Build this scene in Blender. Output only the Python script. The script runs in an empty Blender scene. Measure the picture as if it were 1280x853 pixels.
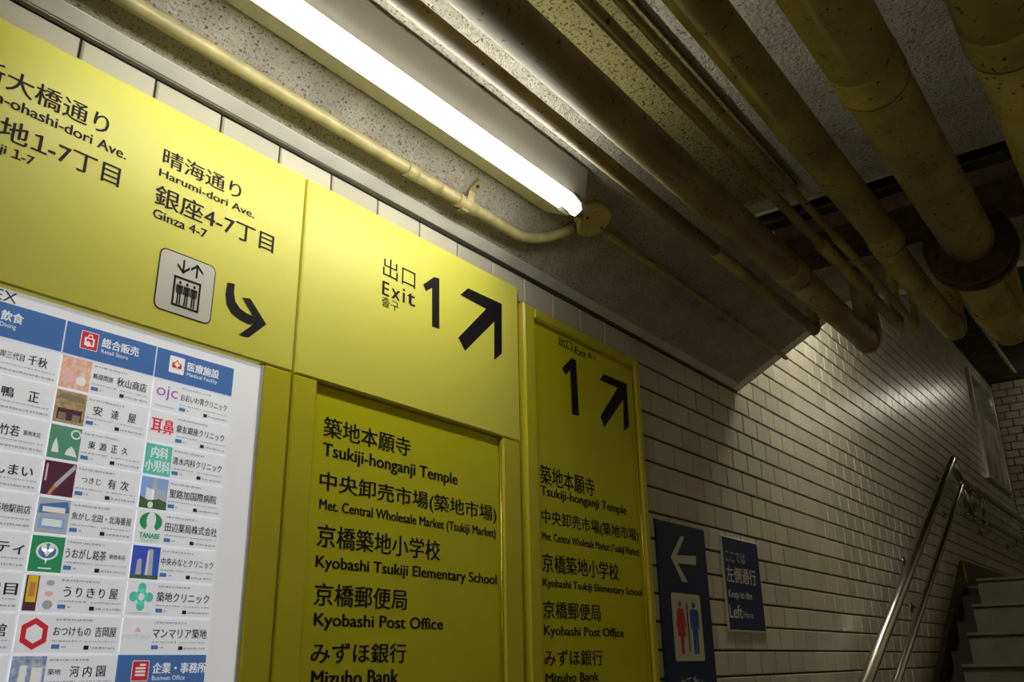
import bpy, math, random
from math import sin, cos, pi, radians
from mathutils import Vector, Matrix
random.seed(7)
C = bpy.context.scene.collection
SC = bpy.context.scene

# ------------------------------------------------------------------ camera, world, exposure
FPX = 1110.75
RW = Matrix(((0.80070972, -0.21762946, -0.55812308),      # rows: world x, y, z in camera (right, down, forward)
             (0.59884797, 0.26644384, 0.75524088),
             (-0.01565421, -0.93895958, 0.34367113)))
CAM = Vector((1.4, 0.0, 1.5))
cd = bpy.data.cameras.new('camera'); cam = bpy.data.objects.new('camera', cd); C.objects.link(cam)
cd.sensor_width = 36.0; cd.lens = 36.0 * FPX / 1280.0; cd.clip_start = 0.02; cd.clip_end = 60
right, down, fwd = RW.col[0], RW.col[1], RW.col[2]
m4 = Matrix.Identity(4)
for i in range(3):
    m4[i][0] = right[i]; m4[i][1] = -down[i]; m4[i][2] = -fwd[i]; m4[i][3] = CAM[i]
cam.matrix_world = m4
SC.camera = cam
w = bpy.data.worlds.new('world'); SC.world = w; w.use_nodes = True
w.node_tree.nodes['Background'].inputs[0].default_value = (0.75, 0.8, 0.6, 1)
w.node_tree.nodes['Background'].inputs[1].default_value = 0.05
SC.view_settings.view_transform = 'Standard'; SC.view_settings.look = 'None'
SC.view_settings.gamma = 1; SC.view_settings.use_curve_mapping = False
SC.view_settings.exposure = 0.0
TUBE_L = 36.0          # radiance of the ceiling tube in view
STAIR_NEAR_L = 260.0
STAIR_FAR_L = 20.0
FILL_L = 13.0            # added fill lamp behind the camera

# ------------------------------------------------------------------ rays from measured photo points onto real planes
def ray(p): return RW @ Vector((p[0] - 640, p[1] - 426.5, FPX))
def onx(p, x):
    r = ray(p); t = (x - CAM.x) / r.x
    return (r.y * t, CAM.z + r.z * t)

# ------------------------------------------------------------------ materials
def N(nt, t, **k):
    n = nt.nodes.new(t)
    for a, b in k.items(): setattr(n, a, b)
    return n
def mat(name, col, rough=0.5, metal=0.0, spec=0.5, emit=0, bump=0, bscale=40, speck=0, speck_col=(0.02, 0.018, 0.012),
        sscale=60, var=0, vscale=6, coat=0, col2=None, tilevar=0, rvar=0):
    m = bpy.data.materials.new(name); m.use_nodes = True; nt = m.node_tree; b = nt.nodes['Principled BSDF']
    b.inputs['Base Color'].default_value = (*col, 1); b.inputs['Roughness'].default_value = rough
    b.inputs['Metallic'].default_value = metal; b.inputs['Specular IOR Level'].default_value = spec
    b.inputs['Coat Weight'].default_value = coat
    if emit:
        b.inputs['Emission Color'].default_value = (*col, 1); b.inputs['Emission Strength'].default_value = emit
    geo = N(nt, 'ShaderNodeNewGeometry')
    cur = None
    def base():
        if cur is None:
            r = N(nt, 'ShaderNodeRGB'); r.outputs[0].default_value = (*col, 1); return r.outputs[0]
        return cur
    if var:
        n = N(nt, 'ShaderNodeTexNoise'); n.inputs['Scale'].default_value = vscale; n.inputs['Detail'].default_value = 5
        nt.links.new(geo.outputs['Position'], n.inputs['Vector'])
        rp = N(nt, 'ShaderNodeMapRange'); rp.inputs[1].default_value = 0.35; rp.inputs[2].default_value = 0.68
        nt.links.new(n.outputs['Fac'], rp.inputs[0])
        mx = N(nt, 'ShaderNodeMix', data_type='RGBA'); c2 = col2 or tuple(c * (1 - var) for c in col)
        nt.links.new(rp.outputs[0], mx.inputs[0]); mx.inputs[6].default_value = (*col, 1); mx.inputs[7].default_value = (*c2, 1)
        cur = mx.outputs[2]
        if rvar:
            rr = N(nt, 'ShaderNodeMapRange'); rr.inputs[3].default_value = rough; rr.inputs[4].default_value = rough + rvar
            nt.links.new(n.outputs['Fac'], rr.inputs[0]); nt.links.new(rr.outputs[0], b.inputs['Roughness'])
    if speck:
        n = N(nt, 'ShaderNodeTexNoise'); n.inputs['Scale'].default_value = sscale; n.inputs['Detail'].default_value = 3
        n.inputs['Roughness'].default_value = 0.6
        nt.links.new(geo.outputs['Position'], n.inputs['Vector'])
        rp = N(nt, 'ShaderNodeMapRange'); rp.inputs[1].default_value = 0.64 - 0.1 * speck; rp.inputs[2].default_value = 0.70 - 0.1 * speck
        nt.links.new(n.outputs['Fac'], rp.inputs[0])
        mx = N(nt, 'ShaderNodeMix', data_type='RGBA'); s = base()
        nt.links.new(rp.outputs[0], mx.inputs[0]); nt.links.new(s, mx.inputs[6]); mx.inputs[7].default_value = (*speck_col, 1)
        cur = mx.outputs[2]
    if tilevar:
        oi = N(nt, 'ShaderNodeObjectInfo'); ad = N(nt, 'ShaderNodeMath', operation='ADD')
        nt.links.new(oi.outputs['Random'], ad.inputs[0]); nt.links.new(geo.outputs['Random Per Island'], ad.inputs[1])
        fr = N(nt, 'ShaderNodeMath', operation='FRACT'); nt.links.new(ad.outputs[0], fr.inputs[0])
        mr = N(nt, 'ShaderNodeMapRange'); mr.inputs[3].default_value = 1 - tilevar; mr.inputs[4].default_value = 1.0
        nt.links.new(fr.outputs[0], mr.inputs[0])
        mx = N(nt, 'ShaderNodeVectorMath', operation='SCALE'); nt.links.new(base(), mx.inputs[0]); nt.links.new(mr.outputs[0], mx.inputs['Scale'])
        cur = mx.outputs[0]
    if cur is not None: nt.links.new(cur, b.inputs['Base Color'])
    if bump:
        n = N(nt, 'ShaderNodeTexNoise'); n.inputs['Scale'].default_value = bscale; n.inputs['Detail'].default_value = 6
        n.inputs['Roughness'].default_value = 0.65
        nt.links.new(geo.outputs['Position'], n.inputs['Vector'])
        bp = N(nt, 'ShaderNodeBump'); bp.inputs['Strength'].default_value = min(1, bump); bp.inputs['Distance'].default_value = 0.006 * bump
        nt.links.new(n.outputs['Fac'], bp.inputs['Height']); nt.links.new(bp.outputs[0], b.inputs['Normal'])
    return m
M = dict(
    tile=mat('glazed_tile', (0.63, 0.60, 0.48), 0.27, spec=0.5, bump=0.12, bscale=14, tilevar=0.16, var=0.06, vscale=3),
    grout=mat('grout', (0.045, 0.034, 0.022), 0.9, bump=0.3, bscale=120),
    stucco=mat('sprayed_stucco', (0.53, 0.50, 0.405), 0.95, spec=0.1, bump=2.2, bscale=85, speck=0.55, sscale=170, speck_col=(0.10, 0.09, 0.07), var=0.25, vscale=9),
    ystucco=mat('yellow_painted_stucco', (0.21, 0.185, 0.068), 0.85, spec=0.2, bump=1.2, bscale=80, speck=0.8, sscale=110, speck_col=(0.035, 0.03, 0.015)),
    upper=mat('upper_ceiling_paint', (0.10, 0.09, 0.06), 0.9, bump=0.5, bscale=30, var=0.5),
    floor=mat('floor_stone', (0.40, 0.35, 0.24), 0.6, var=0.3, vscale=20),
    step=mat('step_stone', (0.105, 0.097, 0.075), 0.75, bump=0.4, bscale=90, speck=0.5, sscale=150, speck_col=(0.08, 0.075, 0.06), var=0.3, vscale=10),
    channel=mat('channel_black', (0.02, 0.018, 0.014), 0.85),
    dark=mat('dark_stone', (0.12, 0.108, 0.084), 0.7, var=0.4, vscale=12),
    trim=mat('coving_trim', (0.68, 0.67, 0.62), 0.45, spec=0.5, var=0.3, vscale=5),
    endtrim=mat('pale_edge_trim', (0.74, 0.73, 0.66), 0.4),
    bead=mat('dark_metal_bead', (0.10, 0.09, 0.06), 0.35, metal=0.5),
    conduit=mat('cream_conduit', (0.37, 0.31, 0.14), 0.42, var=0.3, vscale=25),
    jbox=mat('cream_box', (0.60, 0.50, 0.20), 0.45, var=0.15, vscale=20),
    pipe=mat('ochre_pipe', (0.44, 0.37, 0.10), 0.5, var=0.45, vscale=7, col2=(0.28, 0.225, 0.065), speck=0.2, sscale=60, bump=0.3, bscale=60, rvar=0.2),
    pipe2=mat('brown_pipe', (0.34, 0.27, 0.10), 0.55, var=0.4, vscale=8, speck=0.2, sscale=60, bump=0.3, bscale=60),
    rust=mat('rusty_iron', (0.085, 0.05, 0.028), 0.8, var=0.6, vscale=22, bump=0.8, bscale=50),
    steel=mat('dark_strut', (0.05, 0.042, 0.03), 0.6, metal=0.3),
    lip=mat('strut_lip', (0.27, 0.255, 0.20), 0.45, metal=0.4),
    white=mat('lamp_enamel', (0.46, 0.44, 0.37), 0.4, spec=0.5, var=0.08),
    socket=mat('lamp_socket', (0.36, 0.34, 0.25), 0.45),
    yellow=mat('yellow_sign_face', (0.79, 0.75, 0.11), 0.42, spec=0.45, bump=0.02, bscale=5),
    yframe=mat('yellow_frame', (0.66, 0.59, 0.03), 0.3, spec=0.5, var=0.08, vscale=3),
    yinner=mat('yellow_inner_panel', (0.64, 0.62, 0.012), 0.18, spec=0.5, var=0.06, vscale=6),
    ypost=mat('brass_yellow_post', (0.50, 0.42, 0.06), 0.22, metal=0.55),
    black=mat('sign_black', (0.012, 0.010, 0.012), 0.6, spec=0.2),
    board=mat('directory_white', (0.78, 0.79, 0.83), 0.35),
    card=mat('card_white', (0.84, 0.86, 0.93), 0.35),
    blue=mat('header_blue', (0.065, 0.16, 0.42), 0.35),
    grey=mat('print_grey', (0.40, 0.40, 0.43), 0.5),
    text=mat('print_dark', (0.05, 0.05, 0.06), 0.5),
    chip=mat('print_chip_blue', (0.08, 0.19, 0.45), 0.5),
    wht=mat('print_white', (0.85, 0.86, 0.86), 0.4),
    red=mat('print_red', (0.60, 0.035, 0.05), 0.4),
    navy=mat('navy_sign_face', (0.018, 0.032, 0.10), 0.30, spec=0.5),
    cream=mat('pictogram_cream', (0.62, 0.58, 0.47), 0.35),
    pblue=mat('pictogram_blue', (0.02, 0.10, 0.42), 0.4),
    pale=mat('sign_pale_lettering', (0.62, 0.60, 0.53), 0.4),
    chrome=mat('stainless_steel', (0.55, 0.54, 0.50), 0.2, metal=1.0, var=0.1),
    alu=mat('aluminium_frame', (0.6, 0.58, 0.5), 0.28, metal=0.9),
    poster=mat('poster_paper', (0.60, 0.52, 0.38), 0.25, var=0.6, vscale=3.5, col2=(0.26, 0.21, 0.14)),
    posterg=mat('poster_grey', (0.15, 0.155, 0.15), 0.2),
    green=mat('print_green', (0.03, 0.30, 0.12), 0.4), sage=mat('print_sage', (0.10, 0.30, 0.20), 0.4),
    teal=mat('print_teal', (0.12, 0.55, 0.45), 0.4), purple=mat('print_purple', (0.33, 0.12, 0.42), 0.4),
    plum=mat('print_plum', (0.10, 0.03, 0.06), 0.4), salmon=mat('print_salmon', (0.72, 0.35, 0.24), 0.5, var=0.5, vscale=120, col2=(0.85, 0.62, 0.5)),
    tan=mat('print_tan', (0.50, 0.36, 0.18), 0.5, var=0.5, vscale=150), sky=mat('print_sky', (0.25, 0.42, 0.78), 0.5),
    deepsky=mat('print_deep_sky', (0.05, 0.10, 0.55), 0.5), bld=mat('print_building', (0.45, 0.47, 0.52), 0.5),
    leaf=mat('print_leaf', (0.09, 0.17, 0.07), 0.5, var=0.5, vscale=200), gold=mat('print_gold', (0.75, 0.52, 0.03), 0.5),
    pink=mat('print_pink', (0.80, 0.50, 0.50), 0.5), wood=mat('print_wood', (0.55, 0.25, 0.08), 0.5),
    shop=mat('print_shop_blue', (0.18, 0.26, 0.48), 0.5, var=0.6, vscale=130, col2=(0.5, 0.55, 0.62)),
    glow=mat('tube_glow', (1.0, 0.985, 0.90), 0.4, emit=TUBE_L),
    glow_fill=mat('fill_tube_glow', (1.0, 0.93, 0.72), 0.4, emit=FILL_L),
    glow_near=mat('stair_tube_glow', (1.0, 0.95, 0.78), 0.4, emit=STAIR_NEAR_L),
    glow_far=mat('stair_tube_glow_far', (1.0, 0.95, 0.78), 0.4, emit=STAIR_FAR_L),
    field=mat('pictogram_white', (0.72, 0.70, 0.64), 0.4),
    backwall=mat('plain_wall_paint', (0.50, 0.45, 0.31), 0.8),
)

BACKLIT = 0.40          # the directory is a dim backlit panel
for k in ('board', 'card', 'blue', 'grey', 'wht', 'red', 'chip', 'green', 'sage', 'teal', 'purple', 'plum', 'salmon', 'tan', 'sky', 'deepsky', 'bld', 'leaf', 'gold', 'pink', 'wood', 'shop'):
    b_ = M[k].node_tree.nodes['Principled BSDF']; c_ = b_.inputs['Base Color']
    if c_.is_linked: M[k].node_tree.links.new(c_.links[0].from_socket, b_.inputs['Emission Color'])
    else: b_.inputs['Emission Color'].default_value = c_.default_value
    b_.inputs['Emission Strength'].default_value = BACKLIT
M['redp'] = mat('pictogram_red', (0.60, 0.035, 0.05), 0.4)

# ------------------------------------------------------------------ text outlines, made once while the scene is empty
TXT = {}
def want(s, bold):
    if (s, bold) in TXT: return TXT[(s, bold)]
    if '1' in s and len(s) > 1:                        # digit one with a flag, set from its wide form
        v, f, cur = [], [], 0.0
        for i, seg in enumerate(s.split('1')):
            if i:
                a, b = want('\uff11', bold); x0 = min(q[0] for q in a); o = len(v)
                v = v + [(q[0] - x0 + cur + .09, q[1] * .97) for q in a]; f = f + [tuple(k + o for k in q) for q in b]; cur += .60
            if seg.strip():
                a, b = want(seg.strip(), bold); x0 = min(q[0] for q in a); x1 = max(q[0] for q in a); o = len(v)
                v = v + [(q[0] - x0 + cur + .05, q[1]) for q in a]; f = f + [tuple(k + o for k in q) for q in b]; cur += x1 - x0 + .1
            if seg.endswith(' '): cur += .25
        TXT[(s, bold)] = (v, f); return v, f
    c = bpy.data.curves.new('t', 'FONT'); c.body = s; c.offset = bold; c.resolution_u = 3
    o = bpy.data.objects.new('t', c); C.objects.link(o)
    dg = bpy.context.evaluated_depsgraph_get(); dg.update()
    me = bpy.data.meshes.new_from_object(o.evaluated_get(dg))
    v = [(a.co.x, a.co.y) for a in me.vertices]; f = [tuple(p.vertices) for p in me.polygons]
    bpy.data.meshes.remove(me); bpy.data.objects.remove(o); bpy.data.curves.remove(c)
    TXT[(s, bold)] = (v, f); return v, f

# ------------------------------------------------------------------ builders
class MB:
    def __init__(s): s.v = []; s.f = []; s.sm = []
    def add(s, v, f, smooth=False):
        o = len(s.v); s.v += [tuple(a) for a in v]; s.f += [tuple(i + o for i in q) for q in f]; s.sm += [smooth] * len(f); return s
    def box(s, a, b):
        x0, y0, z0 = a; x1, y1, z1 = b
        v = [(x0, y0, z0), (x1, y0, z0), (x1, y1, z0), (x0, y1, z0), (x0, y0, z1), (x1, y0, z1), (x1, y1, z1), (x0, y1, z1)]
        return s.add(v, [(0, 3, 2, 1), (4, 5, 6, 7), (0, 1, 5, 4), (1, 2, 6, 5), (2, 3, 7, 6), (3, 0, 4, 7)])
    def bbox(s, a, b, e=0.004):                       # box with chamfered edges on the +x side
        x0, y0, z0 = a; x1, y1, z1 = b; xe = x1 - e
        v = [(x0, y0, z0), (x0, y1, z0), (x0, y1, z1), (x0, y0, z1), (xe, y0, z0), (xe, y1, z0), (xe, y1, z1), (xe, y0, z1),
             (x1, y0 + e, z0 + e), (x1, y1 - e, z0 + e), (x1, y1 - e, z1 - e), (x1, y0 + e, z1 - e)]
        f = [(0, 3, 2, 1), (8, 9, 10, 11)]
        for i in range(4):
            j = (i + 1) % 4; f += [(i, j, 4 + j, 4 + i), (4 + i, 4 + j, 8 + j, 8 + i)]
        return s.add(v, f)
    def poly(s, pts, x):                              # flat polygon in plane x, pts (y,z) counter-clockwise seen from +x
        a = sum(pts[i][0] * pts[(i + 1) % len(pts)][1] - pts[(i + 1) % len(pts)][0] * pts[i][1] for i in range(len(pts)))
        if a < 0: pts = pts[::-1]
        return s.add([(x, p[0], p[1]) for p in pts], [tuple(range(len(pts)))])
    def rect(s, y0, z0, y1, z1, x): return s.poly([(y0, z0), (y1, z0), (y1, z1), (y0, z1)], x)
    def disc(s, y, z, r, x, n=18, rz=None): return s.poly([(y + r * cos(2 * pi * i / n), z + (rz or r) * sin(2 * pi * i / n)) for i in range(n)], x)
    def rrect(s, y0, z0, y1, z1, x, r=0.01, n=5):
        p = []
        for cy, cz, a0 in ((y1 - r, z1 - r, 0), (y0 + r, z1 - r, 90), (y0 + r, z0 + r, 180), (y1 - r, z0 + r, 270)):
            for i in range(n + 1): a = radians(a0 + 90 * i / n); p.append((cy + r * cos(a), cz + r * sin(a)))
        return s.poly(p, x)
    def prism(s, prof, y0, y1):                       # profile (x,z) swept along y
        n = len(prof); v = [(p[0], y0, p[1]) for p in prof] + [(p[0], y1, p[1]) for p in prof]
        f = [(i, (i + 1) % n, n + (i + 1) % n, n + i) for i in range(n)] + [tuple(range(n - 1, -1, -1)), tuple(range(n, 2 * n))]
        return s.add(v, f)
    def tube(s, pts, r, seg=16, caps=True):
        P = [Vector(p) for p in pts]; n = len(P); R = r if isinstance(r, (list, tuple)) else [r] * n
        T = [(P[min(i + 1, n - 1)] - P[max(i - 1, 0)]).normalized() for i in range(n)]
        up = Vector((0, 0, 1)) if abs(T[0].z) < .9 else Vector((1, 0, 0))
        u = (up - T[0] * up.dot(T[0])).normalized(); v = []
        for i in range(n):
            u = (u - T[i] * u.dot(T[i])).normalized(); b = T[i].cross(u)
            for k in range(seg):
                a = 2 * pi * k / seg; v.append(tuple(P[i] + (u * cos(a) + b * sin(a)) * R[i]))
        f = [(i * seg + k, i * seg + (k + 1) % seg, (i + 1) * seg + (k + 1) % seg, (i + 1) * seg + k) for i in range(n - 1) for k in range(seg)]
        s.add(v, f, True)
        if caps:
            o = len(s.v) - len(v); s.f += [tuple(o + k for k in range(seg - 1, -1, -1)), tuple(o + (n - 1) * seg + k for k in range(seg))]; s.sm += [False, False]
        return s
    def cyl(s, a, b, r, seg=16): return s.tube([a, b], r, seg)
    def build(s, name, material, parent=None, origin=None):
        base = origin or (parent.get('_o') if parent else None) or (0, 0, 0)
        me = bpy.data.meshes.new(name)
        bx, by, bz = base
        me.from_pydata([(a - bx, b - by, c - bz) for a, b, c in s.v], [], s.f)
        me.polygons.foreach_set('use_smooth', s.sm); me.materials.append(material); me.update()
        o = bpy.data.objects.new(name, me); C.objects.link(o)
        if parent: o.parent = parent
        else: o.location = base
        ORG[o.name] = base
        return o
ORG = {}
def build(mb, name, material, parent=None, origin=None):
    base = origin if origin else (ORG[parent.name] if parent else (0, 0, 0))
    me = bpy.data.meshes.new(name); bx, by, bz = base
    me.from_pydata([(a - bx, b - by, c - bz) for a, b, c in mb.v], [], mb.f)
    me.polygons.foreach_set('use_smooth', mb.sm); me.materials.append(material); me.update()
    o = bpy.data.objects.new(name, me); C.objects.link(o)
    if parent: o.parent = parent
    else: o.location = base
    ORG[o.name] = base; return o
def tag(o, label=None, cat=None, group=None, kind=None):
    if label: o['label'] = label
    if cat: o['category'] = cat
    if group: o['group'] = group
    if kind: o['kind'] = kind
    return o
def thing(name, loc, label, cat, group=None):
    o = bpy.data.objects.new(name, None); o.empty_display_size = 0.05; C.objects.link(o); o.location = loc
    ORG[o.name] = tuple(loc); return tag(o, label, cat, group)
def arc(p, c, q, r, n=6):                            # rounded corner at c between p and q
    p, c, q = Vector(p), Vector(c), Vector(q); a = (p - c).normalized(); b = (q - c).normalized()
    h = a.angle(b) / 2; d = r / math.tan(h); s, e = c + a * d, c + b * d; o = c + (a + b).normalized() * (r / sin(h))
    out = []
    for i in range(n + 1):
        t = i / n; w_ = (s - o).angle(e - o)
        out.append(tuple(o + ((s - o) * sin((1 - t) * w_) + (e - o) * sin(t * w_)) / sin(w_)))
    return out

def place_text(root, x, s, y0, y1, z0, z1, material, bold=0.0, mode='C', pre='', name='lettering', label=None):
    """text fitted so that its visible part spans y0..y1 and baseline/top span z0..z1; pre = letters before y0"""
    sh = bold; bold = 0.0
    v, f = want(pre + s, bold)
    xs = [a[0] for a in v]; ys = [a[1] for a in v]; x1 = max(xs)
    if pre:
        vs, _ = want(s, bold); wv = max(a[0] for a in vs) - min(a[0] for a in vs)
    else: wv = x1 - min(xs)
    zb = 0.0 if mode == 'L' else min(ys); zt = max(ys)
    ky = (y1 - y0) / wv; kz = (z1 - z0) / (zt - zb)
    mb = MB()
    for i, d in enumerate((-1, 0, 1) if sh else (0,)):
        mb.add([(x + i * 5e-5, y1 - (x1 - a - d * sh) * ky, z0 + (b + (0 if d else sh * .6) - zb) * kz) for a, b in v], f)
    o = build(mb, name, material, root)
    if label: o['label'] = label
    return o
def T(root, x, s, L, R, top, mode='C', bold=0.0, m=None, pre='', name='lettering'):
    a, b, t = onx(L, x), onx(R, x), onx(top, x)
    z0 = b[1] if pre or abs(a[1] - b[1]) > .03 else (a[1] + b[1]) / 2
    return place_text(root, x, s, a[0], b[0], z0, t[1], m or M['black'], bold, mode, pre, name)
def px(pts, x): return [onx(p, x) for p in pts]

# ------------------------------------------------------------------ the setting
SY0 = -2.6                # corridor behind the camera
YF = 11.1; ZU = 4.468     # far wall, upper ceiling
ZW = 2.582                # mortar line under the coving
def ceil_z(x): return 2.585 + 0.53 * min(max(x, 0), 0.5)
XR = 2.9
wall = build(MB().box((-0.12, SY0, -0.1), (-0.006, YF, ZU + .1)), 'wall_left', M['grout']); tag(wall, kind='structure')
o = build(MB().box((XR, SY0, -0.1), (XR + .1, YF, ZU + .1)), 'wall_right', M['backwall']); tag(o, kind='structure')
o = build(MB().box((-0.12, SY0 - .1, -0.1), (XR + .1, SY0, ZU + .1)), 'wall_back', M['backwall']); tag(o, kind='structure')
far = build(MB().box((-0.12, YF + .006, -0.1), (XR + .1, YF + .12, ZU + .1)), 'wall_far', M['grout']); tag(far, kind='structure')
o = build(MB().box((-0.12, SY0, -0.1), (XR + .1, YF, 0)), 'floor', M['floor']); tag(o, kind='structure')
# sloping stucco soffit that flattens away from the wall, ending at y 3.49
SE = 3.49
soff = build(MB().prism([(-0.006, 2.585), (0.5, 2.85), (XR, 2.85), (XR, ZU + .05), (-0.006, ZU + .05)], SY0, SE), 'ceiling', M['stucco']); tag(soff, kind='structure')
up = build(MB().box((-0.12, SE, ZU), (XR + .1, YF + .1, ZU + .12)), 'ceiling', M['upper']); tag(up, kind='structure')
# coving: dark bead, flat strip along the wall, and the strip up the end of the soffit
tr = build(MB().prism([(-.006, 2.5835), (0.004, 2.5835), (0.034, 2.6045), (0.034, 2.612), (-.006, 2.592)], SY0, SE + .0), 'trim_1', M['trim']); tag(tr, kind='structure')
build(MB().tube([(0.004, SY0, 2.5845), (0.004, SE, 2.5845)], 0.0062, 10), 'bead', M['bead'], tr)
def sl(x, d): return (x, 2.585 + .53 * x + d)
e2 = MB()
v = [(0, SE - .045, 2.585 - .004), (.5, SE - .045, 2.85 - .004), (.5, SE + .012, 2.85 - .004), (0, SE + .012, 2.585 - .004),
     (0, SE - .045, 2.60), (.5, SE - .045, 2.865), (.5, SE + .012, 2.865), (0, SE + .012, 2.60)]
e2.add(v, [(0, 3, 2, 1), (4, 5, 6, 7), (0, 1, 5, 4), (1, 2, 6, 5), (2, 3, 7, 6), (3, 0, 4, 7)])
e2.box((.5, SE - .045, 2.846), (XR, SE + .012, 2.865))
o = build(e2, 'trim_2', M['endtrim']); tag(o, kind='structure')

# ------------------------------------------------------------------ wall tiles
PY, PZ, J = 0.1506, 0.0868, 0.0072
def proj(P):
    q = RW.transposed() @ (Vector(P) - CAM)
    return (640 + FPX * q.x / q.z, 426.5 + FPX * q.y / q.z) if q.z > .05 else None
def tile_mesh(w, h, name='tile'):
    e = .003
    mb = MB(); mb.bbox((-0.008, -w / 2, -h / 2), (0.0, w / 2, h / 2), e)
    mb.f = mb.f[1:]; mb.sm = mb.sm[1:]
    return mb
STR = lambda y: 2.183 + .562 * (y - 7.51) if y < 7.51 else 2.195        # top of the stair stringer
cands = []; stuff = MB()
HID = [(-9, 1.10, 0, 2.515), (1.10, 1.895, 0, 2.515), (1.90, 2.585, 0, 2.47), (2.67, 3.04, 0, 1.95), (3.19, 3.53, 1.61, 1.95), (9.55, 10.8, 3.15, 4.2)]
for row in range(-22, 18):
    z1 = ZW - row * PZ; z0 = z1 - PZ
    if z1 > ZU: continue
    off = .603 + (0 if row % 2 == 0 else PY * .5)
    k0 = -12 if row >= 0 else int((SE - off) / PY) - 1
    for k in range(k0, 72):
        y0 = off + k * PY; y1 = y0 + PY
        if y1 > YF: y1 = YF
        if y0 >= YF - .01: continue
        if row < 0:
            if y1 <= SE + .01: continue
            y0 = max(y0, SE + .005)
        if y1 - y0 < .02: continue
        if row >= 0 and z1 < 1.1 and y0 < 5: continue
        if any(a < y0 and y1 < b and c < z0 and z1 < d for a, b, c, d in HID): continue
        if z1 < STR(y0) - .02 and y0 > 3.4: continue
        P = [proj((0, yy, zz)) for yy in (y0, y1) for zz in (z0, z1)]
        if any(p is None for p in P): continue
        xs = [p[0] for p in P]; ys = [p[1] for p in P]
        if max(xs) < -30 or min(xs) > 1310 or max(ys) < -30 or min(ys) > 950: continue
        vis = max(xs) > 0 and min(xs) < 1280 and max(ys) > 0 and min(ys) < 853
        area = (min(max(xs), 1280) - max(min(xs), 0)) * (z1 - z0) * 1000 / max(.5, (y0 ** 2 + 2) ** .5) if vis else 0
        cands.append((area, y0, y1, z0, z1))
cands.sort(reverse=True)
tm = {}
for i, (a, y0, y1, z0, z1) in enumerate(cands):
    w_, h_ = y1 - y0 - J * .75, z1 - z0 - J
    cy, cz = (y0 + y1) / 2, (z0 + z1) / 2
    rx, rz = random.gauss(0, .0035), random.gauss(0, .0035)
    if i < 300:
        key = (round(w_, 3), round(h_, 3))
        if key not in tm:
            ob = build(tile_mesh(w_, h_), 'tile', M['tile'], wall); tm[key] = ob.data
        else:
            ob = bpy.data.objects.new('tile', tm[key]); C.objects.link(ob); ob.parent = wall
        ob.location = (0, cy, cz); ob.rotation_euler = (0, rx, rz)
    else:
        mb = tile_mesh(w_, h_)
        stuff.add([(v[0] + rz * v[1] + rx * v[2], cy + v[1], cz + v[2]) for v in mb.v], mb.f)
o = build(stuff, 'tile_field', M['tile'], wall); tag(o, kind='stuff')
fs = MB()
for row in range(0, 30):
    z1 = ZU - .02 - row * PZ; off = -.006 if row % 2 else -PY / 2
    for k in range(0, 21):
        x0, x1 = max(off + k * PY, 0), off + (k + 1) * PY
        if x1 - x0 < .02 or x0 > XR: continue
        g = J / 2; r1, r2 = random.gauss(0, .004), random.gauss(0, .004)
        fs.add([(x0 + g, YF + .004, z1 - g), (x1 - g, YF + .004, z1 - g), (x1 - g, YF + .004, z1 - PZ + g), (x0 + g, YF + .004, z1 - PZ + g),
                (x0 + g + .003, YF - .003 + r1, z1 - g - .003), (x1 - g - .003, YF - .003 - r1, z1 - g - .003), (x1 - g - .003, YF - .003 - r1, z1 - PZ + g + .003), (x0 + g + .003, YF - .003 + r1, z1 - PZ + g + .003)],
               [(4, 7, 6, 5), (0, 4, 5, 1), (1, 5, 6, 2), (2, 6, 7, 3), (3, 7, 4, 0)])
o = build(fs, 'tile_field', M['tile'], far); tag(o, kind='stuff')

# ------------------------------------------------------------------ stairs
SX = 0.25; LY = 6.63; LZ = 1.99; RISE = .173; GO = .30
land = build(MB().box((SX, LY + .02, LZ - .2), (XR, YF, LZ)).box((0.0, 7.30, LZ - .2), (SX, YF, LZ)), 'landing', M['step']); tag(land, kind='structure')
for k in range(0, 12):
    y = LY - GO * k; z = LZ - RISE * k
    s = MB(); s.box((SX, y + .012, max(0, z - RISE - .02)), (XR, y + GO + .02, z - .016))
    st = build(s, 'step', M['step'], land)
    n = MB(); n.prism([(SX - .004, z - .016), (XR, z - .016), (XR, z), (SX - .004, z)], y - .006, y + GO + .01); build(n, 'nosing', M['step'], st)
# dark drain channel beside the steps, the skirting plate up the wall and along the landing
ch = MB()
for k in range(0, 12):
    y = LY - GO * k; z = LZ - RISE * k
    ch.box((.13, y + .06, max(0, z - RISE - .25)), (SX - .006, y + GO + .06, max(.02, z - .10)))
sy = lambda yy: 1.99 + (yy - 6.63) * RISE / GO - .40
ch.prism([(.0, 0), (.13, 0), (.13, .02), (.0, .02)], 3.3, 3.9)
ch.add([(0, 3.9, .02), (.13, 3.9, .02), (.13, 7.32, sy(7.32)), (0, 7.32, sy(7.32))], [(0, 1, 2, 3)])
o = build(ch, 'trim_3', M['channel']); tag(o, kind='structure')
sk = MB()
prof = [(3.0, -.0), (3.6, -.0), (7.51, 1.86), (7.51, 2.183), (3.62, 0.0)]
def sheet(pts, x0, x1):
    mb = MB(); n = len(pts)
    mb.add([(x1, a, b) for a, b in pts] + [(x0, a, b) for a, b in pts], [tuple(range(n)), tuple(range(2 * n - 1, n - 1, -1))] + [(i, i + n, (i + 1) % n + n, (i + 1) % n) for i in range(n)])
    return mb
s0 = 2.183 - .562 * (7.51 - 3.63)
o = build(sheet([(3.63, 0), (4.6, 0), (7.51, 1.55), (7.51, 2.183), (3.63, s0)], -.004, .035), 'baseboard_left', M['dark']); tag(o, kind='structure')
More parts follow.
